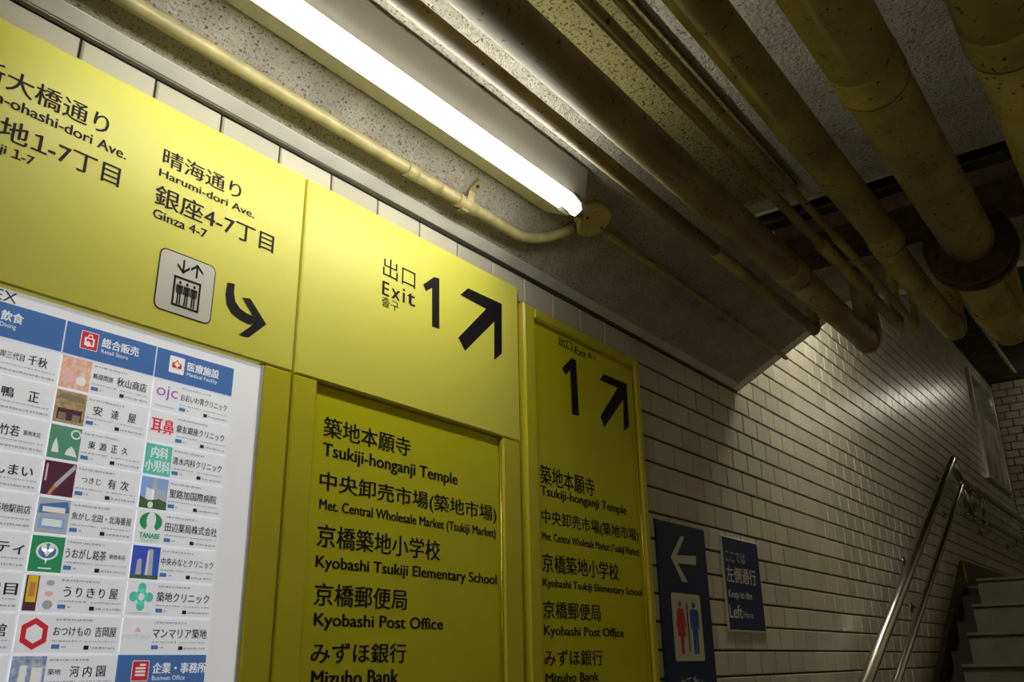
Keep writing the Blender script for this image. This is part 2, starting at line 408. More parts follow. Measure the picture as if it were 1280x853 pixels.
o = build(sheet([(7.512, LZ), (YF, LZ), (YF, 2.20), (7.512, 2.19)], -.004, .035), 'baseboard_landing', M['step']); tag(o, kind='structure')
mk = build(MB().rect(7.42, 2.03, 7.50, 2.17, .0362), 'marking_tape', mat('yellow_tape', (.55, .42, .04), .6)); tag(mk, 'small strip of yellow tape on the dark stair skirting at the landing corner', 'tape')

# ------------------------------------------------------------------ ceiling lamp over the yellow signs
U = Vector((.8836, 0, .4683)); NN = Vector((.4683, 0, -.8836))
B0 = Vector((.254, 0, 2.7196))
def lp(u, n, y): p = B0 + U * u + NN * n; return (p.x, y, p.z)
LY0, LY1 = .555, 1.805
def sweep_prof(pr, y0, y1, taper=0.0):
    mb = MB(); n = len(pr)
    mb.add([lp(u, q, y0 + taper * q) for u, q in pr] + [lp(u, q, y1 - taper * q) for u, q in pr],
           [(i, i + n, (i + 1) % n + n, (i + 1) % n) for i in range(n)] + [tuple(range(n)), tuple(range(2 * n - 1, n - 1, -1))]); return mb
def batten(LY0, LY1, label, g):
    lamp = thing('ceiling_lamp', lp(0, 0, (LY0 + LY1) / 2), label, 'lamp')
    build(sweep_prof([(-.080, .0), (-.080, .014), (-.028, .100), (.036, .100), (.080, .014), (.080, .0)], LY0, LY1, .28), 'housing', M['white'], lamp)
    build(sweep_prof([(-.028, .1005), (-.022, .110), (.032, .110), (.036, .1005)], LY0 + .03, LY1 - .03, .5), 'gear_cover', M['white'], lamp)
    tb = MB().tube([lp(.015, .148, LY0 + .045), lp(.015, .148, LY0 + .050), lp(.015, .148, LY1 - .090), lp(.015, .148, LY1 - .085)], [.0115, .0138, .0138, .0115], 20)
    build(tb, 'fluorescent_tube', M[g], lamp)
    for yy in (LY0 + .012, LY1 - .086):
        s = sweep_prof([(-.003, .106), (-.005, .151), (.003, .168), (.027, .168), (.035, .151), (.033, .106)], yy, yy + .030); so = build(s, 'lamp_socket', M['socket'], lamp)
        build(MB().cyl(lp(.015, .164, yy + .014), lp(.015, .1705, yy + .014), .004, 8), 'screw', M['steel'], so)
batten(LY0, LY1, 'long white fluorescent batten with one glowing tube, on the sloping ceiling above the yellow signs', 'glow')
batten(LY0 - 2.0, LY1 - 2.0, 'second fluorescent batten added for fill light, further back on the sloping ceiling, outside the picture', 'glow')  # unseen batten, added as fill for the signs and pipes

# ------------------------------------------------------------------ conduits and junction box
JB = Vector((.236, 1.955, 2.585 + .53 * .236)); nn = Vector((.4683, 0, -.8836))
jb = thing('junction_box', tuple(JB), 'round cream junction box on the ceiling at the end of the fluorescent lamp', 'junction box')
build(MB().tube([tuple(JB), tuple(JB + nn * .030)], .050, 28), 'box_body', M['jbox'], jb)
build(MB().tube([tuple(JB + nn * .030), tuple(JB + nn * .034), tuple(JB + nn * .037)], [.054, .054, .050], 28), 'box_cover', M['jbox'], jb)
for s in (-1, 1): build(MB().cyl(tuple(JB + nn * .035 + Vector((0, s * .038, 0))), tuple(JB + nn * .040 + Vector((0, s * .038, 0))), .004, 8), 'screw', M['steel'], jb)
c1 = thing('conduit', (.113, .3, 2.607), 'cream electrical conduit running beside the coving and bending to the junction box', 'conduit')
cz = lambda x, d: 2.585 + .53 * x - d
path = [(.102, SY0 + .05, cz(.102, .0165)), (.102, 1.70, cz(.102, .0165))] + arc((.102, 1.2, cz(.102, .0165)), (.102, 1.90, cz(.102, .0165)), (.30, 1.965, cz(.30, .018)), .16, 8) + [(.192, 1.928, cz(.192, .022))]
build(MB().tube(path, .0155, 14), 'conduit_run', M['conduit'], c1)
for ya, yb, r in ((1.34, 1.375, .0185), (1.375, 1.46, .0172), (1.53, 1.60, .0185)): build(MB().cyl((.102, ya, cz(.102, .0185)), (.102, yb, cz(.102, .0185)), r, 14), 'coupling', M['conduit'], c1)
cl = MB(); cl.box((.085, 1.545, cz(.085, .0)-.003), (.160, 1.575, cz(.16, .0) - .045)); cl = MB()
p = [Vector((.082, 0, cz(.082, .002))), Vector((.086, 0, cz(.086, .028))), Vector((.102, 0, cz(.102, .037))), Vector((.120, 0, cz(.120, .028))), Vector((.128, 0, cz(.128, .003))), Vector((.158, 0, cz(.158, .003)))]
q = [a + nn * .003 for a in p]
cl.prism([(a.x, a.z) for a in p] + [(a.x, a.z) for a in reversed(q)], 1.548, 1.572)
sd = build(cl, 'saddle_clip', M['conduit'], c1)
build(MB().cyl((.145, 1.56, cz(.145, .004)), (.147, 1.56, cz(.147, .010)), .005, 8), 'screw', M['steel'], sd)
c2 = thing('conduit', (.229, 2.7, 2.69), 'thin cream conduit running from the round junction box to the end of the low ceiling', 'conduit')
build(MB().tube([(.230, 1.99, cz(.23, .014)), (.229, SE - .05, cz(.229, .014)), (.229, SE + .02, cz(.229, .014))], .010, 12), 'conduit_run', M['conduit'], c2)
for y in (2.35, 2.92):
    build(MB().prism([(.205, cz(.205, .003)), (.215, cz(.215, .022)), (.236, cz(.236, .027)), (.246, cz(.246, .003))], y, y + .016), 'saddle_clip', M['conduit'], c2)

# ------------------------------------------------------------------ pipes along the ceiling
def pipe_thing(name, label, x, z, r, ye, seg, group=None, m='pipe', collars=(), couple=None, rise=True, r2=None, x2=None, z2=None, y0=SY0 + .02, flange=None, cat='pipe'):
    group = 'pipes running under the low ceiling'
    t = thing(name, (x, 1.5, z), label, cat, group)
    r2 = r2 or r; x2 = x2 if x2 is not None else x; z2 = z2 if z2 is not None else z
    ys = couple or (collars[-1] if collars else ye * .5)
    build(MB().tube([(x, y0, z), (x, ys, z)], r, seg), 'pipe_run', M[m], t)
    R = max(r2 * 1.3, .02)
    if rise:
        pts = [(x2, ys, z2)] + arc((x2, 0, z2), (x2, ye - r2, z2), (x2, ye - r2, 5), R, 8) + [(x2, ye - r2, ceil_z(x2) + .012)]
        build(MB().tube([(x2, ys - .01, z2), (x2, ye - r2 - R, z2)], r2, seg), 'pipe_run', M[m], t)
        build(MB().tube(pts[1:-1], r2 * 1.06, seg), 'elbow', M[m], t)
        build(MB().tube([pts[-2], pts[-1]], r2, seg), 'riser', M[m], t)
    else:
        build(MB().tube([(x2, ys - .01, z2), (x2, ye, z2)], r2, seg), 'pipe_run', M[m], t)
    for yc in collars:
        if yc <= ys + 1e-6: cx, czz, rr = x, z, r
        else: cx, czz, rr = x2, z2, r2
        build(MB().tube([(cx, yc - .09, czz), (cx, yc - .075, czz), (cx, yc - .006, czz), (cx, yc + .004, czz)], [rr * 1.003, rr * 1.025, rr * 1.045, rr * 1.03], seg), 'collar', M[m], t)
        build(MB().tube([(cx, yc, czz), (cx, yc + .009, czz)], rr * 1.02, seg), 'joint_seal', M['steel'], t)
    return t
def pos(theta, h): return CAM.x + h * math.tan(radians(theta)), CAM.z + h
x, z = pos(-39.05, 1.11); pipe_thing('ceiling_pipe', 'slim brown pipe nearest the fluorescent lamp, ending short of the stairs', x, z, .0190, 3.07, 14, m='pipe2', couple=2.2)
x, z = pos(-35.2, 1.06); pipe_thing('ceiling_pipe', 'wide brown pipe second from the lamp, with a collar near its upturned end', x, z, .0453, 3.21, 24, m='pipe2', collars=(2.41,), r2=.0420)
x, z = pos(-30.2, 1.10); pipe_thing('ceiling_pipe', 'thin yellowed pipe in front of the speckled duct cover, right of the wide brown pipe', x, z, .0140, 3.17, 12, couple=2.34, r2=.0185)
x, z = pos(-28.3, 1.10); pipe_thing('ceiling_pipe', 'thinnest yellowed pipe beside the medium ochre pipe', x, z, .0095, 3.21, 12, couple=2.32, r2=.0125)
x, z = pos(-23.8, 1.07); pipe_thing('ceiling_pipe', 'medium ochre pipe in the middle of the ceiling, with one collar and an upturned end', x, z, .0425, 3.30, 24, collars=(2.366,), r2=.0388, x2=x - .012)
xb, zb = pos(-15.4, 1.06)
tB = pipe_thing('ceiling_pipe', 'thick ochre drain pipe with a wide rusty flange near its far end', xb, zb, .0650, 3.37, 32, collars=(1.585,), couple=2.52, r2=.0600, x2=xb - .030, z2=zb - .015)
for y0_, y1_, rr in ((2.475, 2.505, .113), (2.52, 2.55, .116)):
    fl = build(MB().tube([(xb - .005, y0_, zb - .005), (xb - .005, y1_, zb - .005)], rr, 36), 'flange', M['rust'], tB)
    for k in range(8):
        a = 2 * pi * k / 8 + .2; bx_, bz_ = xb - .005 + .091 * cos(a), zb - .005 + .091 * sin(a)
        build(MB().cyl((bx_, y0_ - .014, bz_), (bx_, y1_ + .004, bz_), .010, 6), 'bolt', M['rust'], fl)
build(MB().tube([(xb - .030, 2.95, zb - .015), (xb - .030, 2.96, zb - .015), (xb - .030, 3.04, zb - .015), (xb - .030, 3.05, zb - .015)], [.060, .069, .071, .064], 32), 'collar', M['pipe'], tB)
xc, zc = pos(-3.3, 1.06); pipe_thing('ceiling_pipe', 'thick ochre drain pipe at the right edge, with a collar near the camera', xc, zc, .0690, 3.37, 32, collars=(1.61,), r2=.0640)

# painted strip and struts
ps = build(MB().prism([(.512, 2.850), (.512, 2.838), (.700, 2.838), (.700, 2.850)], SY0 + .02, 2.40), 'cable_duct', M['ystucco']); tag(ps, 'flat yellow painted duct cover with black specks between the two brown pipes and the thin pipes', 'duct')
ps['label'] = 'flat speckled yellow duct cover on the ceiling behind the two thin pipes'
def strut(y, z, x0, x1, label):                       # C channel, open towards the corridor
    t = thing('pipe_strut', ((x0 + x1) / 2, y, z), label, 'bracket'); h_ = .041
    build(MB().box((x0, y - .004, z + h_ - .009), (x1, y, z + h_)), 'lip', M['lip'], t)
    build(MB().box((x0, y - .004, z), (x1, y, z + .005)), 'lip', M['steel'], t)
    build(MB().box((x0, y, z), (x1, y + .041, z + .003)).box((x0, y, z + h_ - .003), (x1, y + .041, z + h_)).box((x0, y + .038, z + .003), (x1, y + .041, z + h_ - .003)), 'channel', M['steel'], t)
    for xx in (.853, 1.06, x1 - .03): build(MB().cyl((xx, y + .02, z + h_), (xx, y + .02, 2.852), .006, 8), 'threaded_rod', M['steel'], t)
strut(2.17, 2.622, .565, 2.2, 'dark steel strut channel with pale lip crossing above the pipes')
bm_ = build(MB().box((.53, 2.66, 2.80), (2.3, 2.95, 2.849)), 'dark_cross_strip', M['rust']); tag(bm_, 'dark cross strip above the pipes beyond the thin strut channel', 'beam')  # dark flat box across the ceiling beyond the strut
# small conduits on the high ceiling over the stairs
for i, (xx, rr, lb) in enumerate(((.30, .022, 'dim pipe on the stairwell ceiling nearest the tiled wall'), (.62, .030, 'dim middle pipe on the high stairwell ceiling'), (.98, .035, 'dim pipe on the stairwell ceiling farthest from the tiled wall'))):
    t = build(MB().cyl((xx, 4.6, ZU - rr - .01), (xx, 10.70, ZU - rr - .01), rr, 12), 'stairwell_pipe', M['pipe2'], None, (xx, 8, ZU - rr)); tag(t, lb, 'pipe', 'pipes on the stairwell ceiling')
# lamps that light the stairs (above the low ceiling's end and beyond the right edge), plus one added fill batten
def stair_or_fill_lamp(a, b, label, g, out=(0, 0, -1)):
    a, b, out = Vector(a), Vector(b), Vector(out); d = (b - a).normalized(); s = out.cross(d) * .07
    t = thing('stair_or_fill_lamp', tuple((a + b) / 2), label, 'lamp')
    v = [tuple(p + o_) for p in (a, b) for o_ in (s, s * .4 + out * .05, -s * .4 + out * .05, -s)]
    mb = MB(); mb.add(v, [(0, 1, 2, 3), (7, 6, 5, 4), (0, 4, 5, 1), (1, 5, 6, 2), (2, 6, 7, 3), (3, 7, 4, 0)]); build(mb, 'housing', M['white'], t)
    build(MB().cyl(tuple(a + d * .04 + out * .085), tuple(b - d * .04 + out * .085), .017, 14), 'fluorescent_tube', M[g], t)
    for p in (a + d * .03, b - d * .05): build(MB().cyl(tuple(p + out * .05), tuple(p + out * .105), .014, 10), 'lamp_socket', M['socket'], t)
    return t
stair_or_fill_lamp((2.3, -.9, 2.85), (2.3, .4, 2.85), 'added unseen fill batten on the flat ceiling at the right, behind the camera', 'glow_fill')  # unseen lamp added to lift the corridor's ambient light
hl = stair_or_fill_lamp((.30, 3.72, 3.84), (.30, 4.62, 3.84), 'fluorescent batten hung on two rods in the stairwell, close to the tiled wall', 'glow_near')
for yy in (3.85, 4.5): build(MB().cyl((.30, yy, 3.838), (.30, yy, ZU + .01), .006, 8), 'rod', M['steel'], hl)
stair_or_fill_lamp((.6, 10.85, ZU), (1.5, 10.85, ZU), 'fluorescent batten across the high ceiling by the far tiled wall', 'glow_far')

# ------------------------------------------------------------------ yellow signboards
F = .030
zt, zs, zb_ = 2.515, 2.0645, 0.95
YS = M['yellow']; YF_ = M['yframe']
s1 = thing('signboard', (0, .2, zb_), 'wide yellow direction board at the left, with an elevator pictogram above the shop directory', 'sign')
build(MB().bbox((0, -1.0, zs + .001), (F, 1.106, zt), .003), 'header_panel', YS, s1)
build(MB().box((0, -1.0, zb_), (.012, 1.106, zs - .001)), 'backing', YF_, s1)
build(MB().bbox((.0, 1.040, zb_), (F, 1.106, zs - .001), .003), 'stile', YF_, s1)
x = F + .0006
T(s1, x, '大橋通り', (5, 117), (134, 170.5), (57.9, 107), 'C', .012, pre='新')
T(s1, x, '-ohashi-dori Ave.', (4.5, 133), (157, 199.8), (88.6, 155.6), 'L', .02, pre='Shin')
T(s1, x, '地1-7丁目', (-2, 168), (147.7, 234.8), (133, 201.5), 'C', .012, pre='築')
T(s1, x, 'ji 1-7', (-2, 193), (41.5, 207.5), (22, 187.5), 'L', .02, pre='Tsuki')
T(s1, x, '晴海通り', (202.5, 209), (300.7, 246.7), (204, 183.5), 'C', .012)
T(s1, x, 'Harumi-dori Ave.', (198.7, 221), (317.4, 271.4), (200.2, 210.2), 'L', .02)
T(s1, x, '銀座4-7丁目', (192.8, 254), (341, 318), (204, 232.8), 'C', .012)
T(s1, x, 'Ginza 4-7', (190.8, 271.8), (258, 297.4), (193.7, 260.5), 'L', .02)
# elevator pictogram
a = onx((202.5, 308.4), x); b = onx((262.6, 407), x); c_ = onx((270.8, 333.9), x); d_ = onx((189.3, 383.7), x)
py0, py1 = (a[0] + d_[0]) / 2, (b[0] + c_[0]) / 2; pz0, pz1 = (b[1] + d_[1]) / 2, (a[1] + c_[1]) / 2
build(MB().rrect(py0, pz0, py1, pz1, x, .014), 'pictogram_border', M['black'], s1)
build(MB().rrect(py0 + .0022, pz0 + .0022, py1 - .0022, pz1 - .0022, x + .0004, .012), 'pictogram_field', M['field'], s1)
pw, ph = py1 - py0, pz1 - pz0
def rel(u, v): return (py0 + u * pw, pz0 + v * ph)
def person(mb, u, v0, v1, wu, xx, skirt=False):
    h = v1 - v0; cu = u
    P = [(cu - wu * .5, v0 + h * .82), (cu + wu * .5, v0 + h * .82), (cu + wu * .5, v0 + h * .45), (cu + wu * .32, v0 + h * .45), (cu + wu * .32, v0 + h * .7),
         (cu + wu * .28, v0 + h * .7), (cu + wu * .28, v0), (cu + wu * .05, v0), (cu + wu * .05, v0 + h * .42), (cu - wu * .05, v0 + h * .42), (cu - wu * .05, v0), (cu - wu * .28, v0),
         (cu - wu * .28, v0 + h * .7), (cu - wu * .32, v0 + h * .7), (cu - wu * .32, v0 + h * .45), (cu - wu * .5, v0 + h * .45)]
    mb.poly([rel(*p) for p in P], xx); c = rel(cu, v0 + h * .92); mb.disc(c[0], c[1], wu * .19 * pw, xx, 14, h * .075 * ph)
g = MB(); X2 = x + .0008
u0, u1, v0, v1, t_ = .28, .76, .13, .62, .035
for q in ((u0, v0, u1, v0 + t_), (u0, v1 - t_, u1, v1), (u0, v0, u0 + t_, v1), (u1 - t_, v0, u1, v1)):
    A, B = rel(q[0], q[1]), rel(q[2], q[3]); g.rect(A[0], A[1], B[0], B[1], X2)
build(g, 'pictogram_car', M['black'], s1)
for u in (.395, .52, .645):
    g = MB(); person(g, u, .17, .555, .115, X2); build(g, 'pictogram_person', M['black'], s1)
for sgn, u in ((-1, .42), (1, .66)):
    g = MB(); c0 = .80; L_ = .12
    A, B = rel(u - .017, c0 - L_ * .95), rel(u + .017, c0 + L_ * .95); g.rect(A[0], A[1], B[0], B[1], X2)
    tip = c0 + sgn * L_
    g.poly([rel(u, tip), rel(u - .11, tip - sgn * .10), rel(u - .11, tip - sgn * .15), rel(u, tip - sgn * .052)], X2)
    g.poly([rel(u, tip), rel(u + .11, tip - sgn * .10), rel(u + .11, tip - sgn * .15), rel(u, tip - sgn * .052)], X2)
    build(g, 'pictogram_arrow', M['black'], s1)
def Z(ox, oy, s, pts): return [(ox + a / s, oy + b / s) for a, b in pts]
g = MB()                                               # curved arrow
g.poly(px(Z(160, 180, 3.412, [(424, 591), (456, 597), (452, 635), (458, 672), (478, 702), (505, 722), (540, 738), (520, 772), (478, 752), (440, 722), (420, 685), (416, 640)]), x), x)
g.poly(px(Z(160, 180, 3.412, [(488, 656), (522, 660), (590, 770), (548, 760)]), x), x + .0002)
g.poly(px(Z(160, 180, 3.412, [(590, 770), (512, 826), (472, 815), (540, 766)]), x), x + .0003)
g.poly(px(Z(160, 180, 3.412, [(500, 722), (540, 738), (590, 770), (545, 775), (500, 760)]), x), x + .0004)
build(g, 'arrow', M['black'], s1)

s2 = thing('signboard', (0, 1.5, zb_), 'middle yellow exit board with a big 1 and arrow above a recessed list', 'sign')
build(MB().bbox((0, 1.113, zs + .001), (F, 1.884, zt), .003), 'header_panel', YS, s2)
build(MB().box((0, 1.113, zb_), (.008, 1.884, zs)), 'backing', YF_, s2)
yl, yr = onx((398, 476), F)[0], onx((630, 546), F)[0]
build(MB().bbox((0, 1.113, zb_), (F - .001, yl, zs - .001), .003), 'stile', YF_, s2)
build(MB().bbox((0, yr, zb_), (F - .001, 1.884, zs - .001), .003), 'stile', YF_, s2)
XI = .014
build(MB().box((.008, yl + .001, zb_), (XI, yr - .001, zs - .002)), 'list_panel', M['yinner'], s2)
build(MB().cyl((.020, yr - .003, zb_), (.020, yr - .003, zs - .003), .0035, 8), 'edge_bead', M['ypost'], s2)
T(s2, x, '出口', (478.5, 346), (519, 361), (478.5, 319.6), 'C', .0)
for ch_, l, r in (('E', 335, 358), ('x', 368, 397), ('i', 408, 414), ('t', 424, 450)):
    f_ = lambda q, bs: (360 + q / 2.843, 200 + (bs + (q - 335) * .39) / 2.843)
    T(s2, x, ch_, f_(l, 478), f_(r, 478), f_(l, {'E': 428, 'x': 443, 'i': 428, 't': 434}[ch_]), 'L', .018)
T(s2, x, '출구', (477, 382.9), (498.2, 390), (481.4, 371.2), 'C', .0)
o = build(MB().poly(px(Z(360, 200, 2.843, [(480, 443), (520, 416), (538, 422), (538, 601), (512, 592), (512, 455), (490, 467)]), x), x), 'numeral', M['black'], s2)
o = build(MB().poly(px(Z(360, 200, 2.843, [(612, 480), (640, 456), (760, 512), (760, 688), (733, 712), (733, 575), (629, 679), (605, 632), (704, 530)]), x), x), 'arrow', M['black'], s2)
xi = XI + .0006
def LT(root, x_, s, ox, oy, k, l, r, t, mode, bold):
    return T(root, x_, s, (ox + l[0] / k, oy + l[1] / k), (ox + r[0] / k, oy + r[1] / k), (ox + t[0] / k, oy + t[1] / k), mode, bold)
for s, l, r, t, md in (
    ('築地本願寺', (147, 150), (395, 210), (150, 92), 'C'), ('Tsukiji-honganji Temple', (145, 203), (530, 290), (148, 168), 'L'),
    ('中央卸売市場（築地市場）', (135, 310), (642, 403), (150, 250), 'C'), ('Met. Central Wholesale Market (Tsukiji Market)', (135, 360), (640, 438), (135, 328), 'L'),
    ('京橋築地小学校', (128, 462), (480, 510), (150, 402), 'C'), ('Kyobashi Tsukiji Elementary School', (125, 525), (642, 573), (127, 490), 'L'),
    ('京橋郵便局', (120, 630), (385, 652), (145, 570), 'C'), ('Kyobashi Post Office', (120, 692), (488, 703), (120, 655), 'L'),
    ('みずほ銀行', (110, 797), (383, 802), (125, 740), 'C'), ('Mizuho Bank', (112, 860), (360, 862), (112, 822), 'L')):
    LT(s2, xi, s.replace('（', '(').replace('）', ')'), 340, 480, 2.2875, l, r, t, md, .030 if md == 'L' else .018)
po = build(MB().tube([(.012, 1.896, zb_), (.012, 1.896, 2.50)], .0085, 10), 'divider_post', M['ypost']); tag(po, 'thin brassy vertical post between the wide and the narrow yellow boards', 'post')

s3 = thing('signboard', (0, 2.24, zb_), 'narrow yellow exit board on the right, framed, with a smaller 1 and arrow', 'sign')
z3, y30, y31 = 2.478, 1.909, 2.578
i0, i1, iz = 1.962, 2.546, 2.445
F3 = .034
build(MB().bbox((0, y30, zb_), (F3, i0, z3), .005), 'frame_stile', YF_, s3)
build(MB().bbox((0, i1, zb_), (F3, y31, z3), .005), 'frame_stile', YF_, s3)
build(MB().bbox((0, i0 + .0005, iz), (F3 - .0005, i1 - .0005, z3), .005), 'frame_rail', YF_, s3)
build(MB().box((0, i0, zb_), (.016, i1, iz)), 'list_panel', M['yinner'], s3)
build(MB().cyl((.0235, i1 - .003, zb_), (.0235, i1 - .003, iz), .0035, 8), 'edge_bead', M['ypost'], s3)
x3 = .0166
LT(s3, x3, '出口', 620, 360, 3.28, (258, 236), (313, 262), (262, 198), 'C', .022)
LT(s3, x3, 'Exit', 620, 360, 3.28, (325, 272), (369, 288), (327, 241), 'L', .02)
LT(s3, x3, '출구', 620, 360, 3.28, (377, 288), (411, 302), (380, 263), 'C', .02)
build(MB().poly(px(Z(620, 360, 3.28, [(270, 330), (309, 289), (328, 297), (341, 526), (312, 519), (304, 337), (285, 358)]), x3), x3), 'numeral', M['black'], s3)
build(MB().poly(px(Z(620, 360, 3.28, [(425, 378), (442, 354), (536, 393), (546, 570), (524, 587), (522, 458), (444, 572), (428, 528), (498, 411)]), x3), x3), 'arrow', M['black'], s3)
for s, l, r, t, md in (
    ('築地本願寺', (112, 92), (323, 118), (125, 5), 'C'), ('Tsukiji-honganji Temple', (113, 120), (447, 200), (115, 85), 'L'),
    ('中央卸売市場（築地市場）', (117, 245), (495, 308), (130, 178), 'C'), ('Met. Central Wholesale Market (Tsukiji Market)', (118, 300), (498, 357), (120, 265), 'L'),
    ('京橋築地小学校', (120, 425), (418, 455), (140, 350), 'C'), ('Kyobashi Tsukiji Elementary School', (122, 480), (508, 515), (124, 447), 'L'),
    ('京橋郵便局', (123, 607), (347, 613), (145, 535), 'C'), ('Kyobashi Post Office', (127, 672), (437, 675), (127, 632), 'L'),
    ('みずほ銀行', (128, 790), (355, 790), (145, 727), 'C'), ('Mizuho Bank', (133, 852), (340, 852), (133, 820), 'L')):
    LT(s3, x3, s.replace('（', '(').replace('）', ')'), 640, 580, 3.125, l, r, t, md, .030 if md == 'L' else .018)

# ------------------------------------------------------------------ shop directory
db = thing('directory_board', (.012, .6, zb_), 'white shop and clinic directory with blue headers, set into the left yellow board', 'sign')
XD = .022
build(MB().box((.012, -.6, zb_), (XD, 1.034, zs - .003)), 'board_panel', M['board'], db)
build(MB().box((.012, 1.034, zb_), (.026, 1.0395, zs - .002)), 'board_edge', M['trim'], db)
CW, CG, Y2, Z0, PR = .1595, .0035, .650, 1.981, .0570
colY = [Y2 - 2 * (CW + CG), Y2 - (CW + CG), Y2, Y2 + CW + CG]
LY_ = XD + .0022
def slab(y0, z0, y1, z1, m, parent, name, x0=XD, t=.002): return build(MB().box((x0, y0, z0), (x0 + t, y1, z1)), name, m, parent)
def tx(par, s, y0, y1, z0, z1, m, bold=.0, mode='C'): return place_text(par, LY_ + .0003, s, y0, y1, z0, z1, m, bold, mode)
a = onx((22, 374.5), LY_); b = onx((13.7, 356.8), LY_)
place_text(db, XD + .0006, 'EX', onx((-6, 366), LY_)[0], a[0], 2.0412, 2.0585, M['text'], .0, 'L', pre='IND')
def header(y, zt_, s, en, ico):
    h = slab(y, zt_ - .054, y + CW, zt_, M['blue'], db, 'header_card')
    X = LY_ + .0003
    build(MB().rrect(y + .0245, zt_ - .0395, y + .0545, zt_ - .0085, X, .002), 'icon_border', M['wht'], h)
    g = MB(); R_ = M['red']
    if ico == 'bag':
        build(MB().rrect(y + .0255, zt_ - .0385, y + .0535, zt_ - .0095, X + .0002, .0015), 'icon_field', R_, h)
        g.rect(y + .031, zt_ - .033, y + .048, zt_ - .019, X + .0004); g.poly([(y + .035, zt_ - .019), (y + .037, zt_ - .013), (y + .043, zt_ - .013), (y + .045, zt_ - .019), (y + .0435, zt_ - .019), (y + .042, zt_ - .0145), (y + .038, zt_ - .0145), (y + .0365, zt_ - .019)], X + .0004)
        build(g, 'icon_bag', M['wht'], h); build(MB().rect(y + .034, zt_ - .031, y + .045, zt_ - .021, X + .0006), 'icon_bag_face', R_, h)
        build(MB().disc(y + .0375, zt_ - .030, .0045, X + .0008), 'icon_mark', M['wht'], h)
    elif ico == 'cross':
        g.poly([(y + .030, zt_ - .030), (y + .049, zt_ - .030), (y + .049, zt_ - .020), (y + .045, zt_ - .020), (y + .0395, zt_ - .014), (y + .034, zt_ - .020), (y + .030, zt_ - .020)], X + .0004)
        build(g, 'icon_field', R_, h); g = MB(); g.rect(y + .0375, zt_ - .028, y + .0415, zt_ - .018, X + .0006); g.rect(y + .0345, zt_ - .025, y + .0445, zt_ - .021, X + .0007); build(g, 'icon_cross', M['wht'], h)
    else:
        build(MB().rrect(y + .0255, zt_ - .0385, y + .0535, zt_ - .0095, X + .0002, .0015), 'icon_field', R_, h)
        for k in range(4): g.rect(y + (.031 if k > 0 else .038), zt_ - .0165 - .005 * k, y + .048, zt_ - .0135 - .005 * k, X + .0004)
        build(g, 'icon_office', M['wht'], h)
    n = len(s)
    tx(h, s, y + .061, y + .061 + n * .0166, zt_ - .0285, zt_ - .0120, M['wht'], .025)
    tx(h, en, y + .0615, y + .0615 + len(en) * .0040, zt_ - .0385, zt_ - .0315, M['wht'], .0, 'L')
ZH = 2.0385
header(colY[1], ZH, '飲食', 'Dining', 'bag'); header(colY[2], ZH, '総合販売', 'Retail Store', 'bag'); header(colY[3], ZH, '医療施設', 'Medical Facility', 'cross')
def bars(par, y0, y1, z, h, m=None, n=9, seed=0):      # illegible small print: broken dashes
    r = random.Random(seed); g = MB(); y = y0
    while y < y1 - .001:
        l = r.uniform(.0015, .006); e = min(y + l, y1); g.rect(y, z, e, z + h * r.uniform(.75, 1), LY_ + .0003); y = e + r.uniform(.0006, .0018)
    build(g, 'small_print', m or M['grey'], par)
def card(col, row, names, art=None, narrow=True):
    y = colY[col]; z1 = Z0 - PR * row; z0 = z1 - .0535
    c = slab(y, z0, y + CW, z1, M['card'], db, 'listing_card')
    tY = y + (.0535 if art else .006); e = y + CW - .004; sd_ = col * 31 + row
    bars(c, tY + .001, tY + .062, z1 - .0075, .0035, seed=sd_)
    for s, u0_, u1_, hh, b in names:
        zc_ = z1 - .0225; tx(c, s, tY + u0_, tY + u1_, zc_ - hh / 2, zc_ + hh / 2, M['text'], b)
    bars(c, tY, tY + .045, z1 - .0375, .0028, seed=sd_ + 5); bars(c, tY + .05, e, z1 - .0375, .0022, seed=sd_ + 9)
    build(MB().rect(tY, z1 - .0475, tY + .0125, z1 - .0412, LY_ + .0003), 'map_chip', M['chip'], c)
    bars(c, tY + .015, tY + .022, z1 - .046, .003, seed=sd_ + 2)
    build(MB().rect(tY + .050, z1 - .0485, tY + .058, z1 - .0425, LY_ + .0003), 'phone_chip', M['text'], c)
    bars(c, tY + .060, e, z1 - .0475, .0036, seed=sd_ + 3)
    if art:
        y_, w_, h_ = y + .0005, .0500, .0525
        def P(u, v): return (y_ + u * w_, z1 - .0005 - (1 - v) * h_)
        def bg(m, name='photo'): build(MB().rect(*P(0, 0), *P(1, 1), LY_ + .0003), name, M[m], c)
        def po(pts, m, lvl=1, name='photo_detail'): build(MB().poly([P(*p) for p in pts], LY_ + .0003 + .0002 * lvl), name, M[m], c)
        def rc(u0, v0, u1, v1, m, lvl=1, name='photo_detail'): po([(u0, v0), (u1, v0), (u1, v1), (u0, v1)], m, lvl, name)
        def di(u, v, r, m, lvl=1, rv=None, name='logo_disc'): q = P(u, v); build(MB().disc(q[0], q[1], r * w_, LY_ + .0003 + .0002 * lvl, 20, (rv or r) * h_), name, M[m], c)
        def tt(s, u0, u1, v0, v1, m, b=.0, mode='C', lvl=2): q, w2 = P(u0, v0), P(u1, v1); place_text(c, LY_ + .0003 + .0002 * lvl, s, q[0], w2[0], q[1], w2[1], M[m], b, mode)
        art(bg, po, rc, di, tt)
def a_food(bg, po, rc, di, tt): bg('salmon'); di(.3, .35, .2, 'pink'); di(.7, .3, .17, 'wht', 2, .14); di(.55, .65, .2, 'salmon', 3)
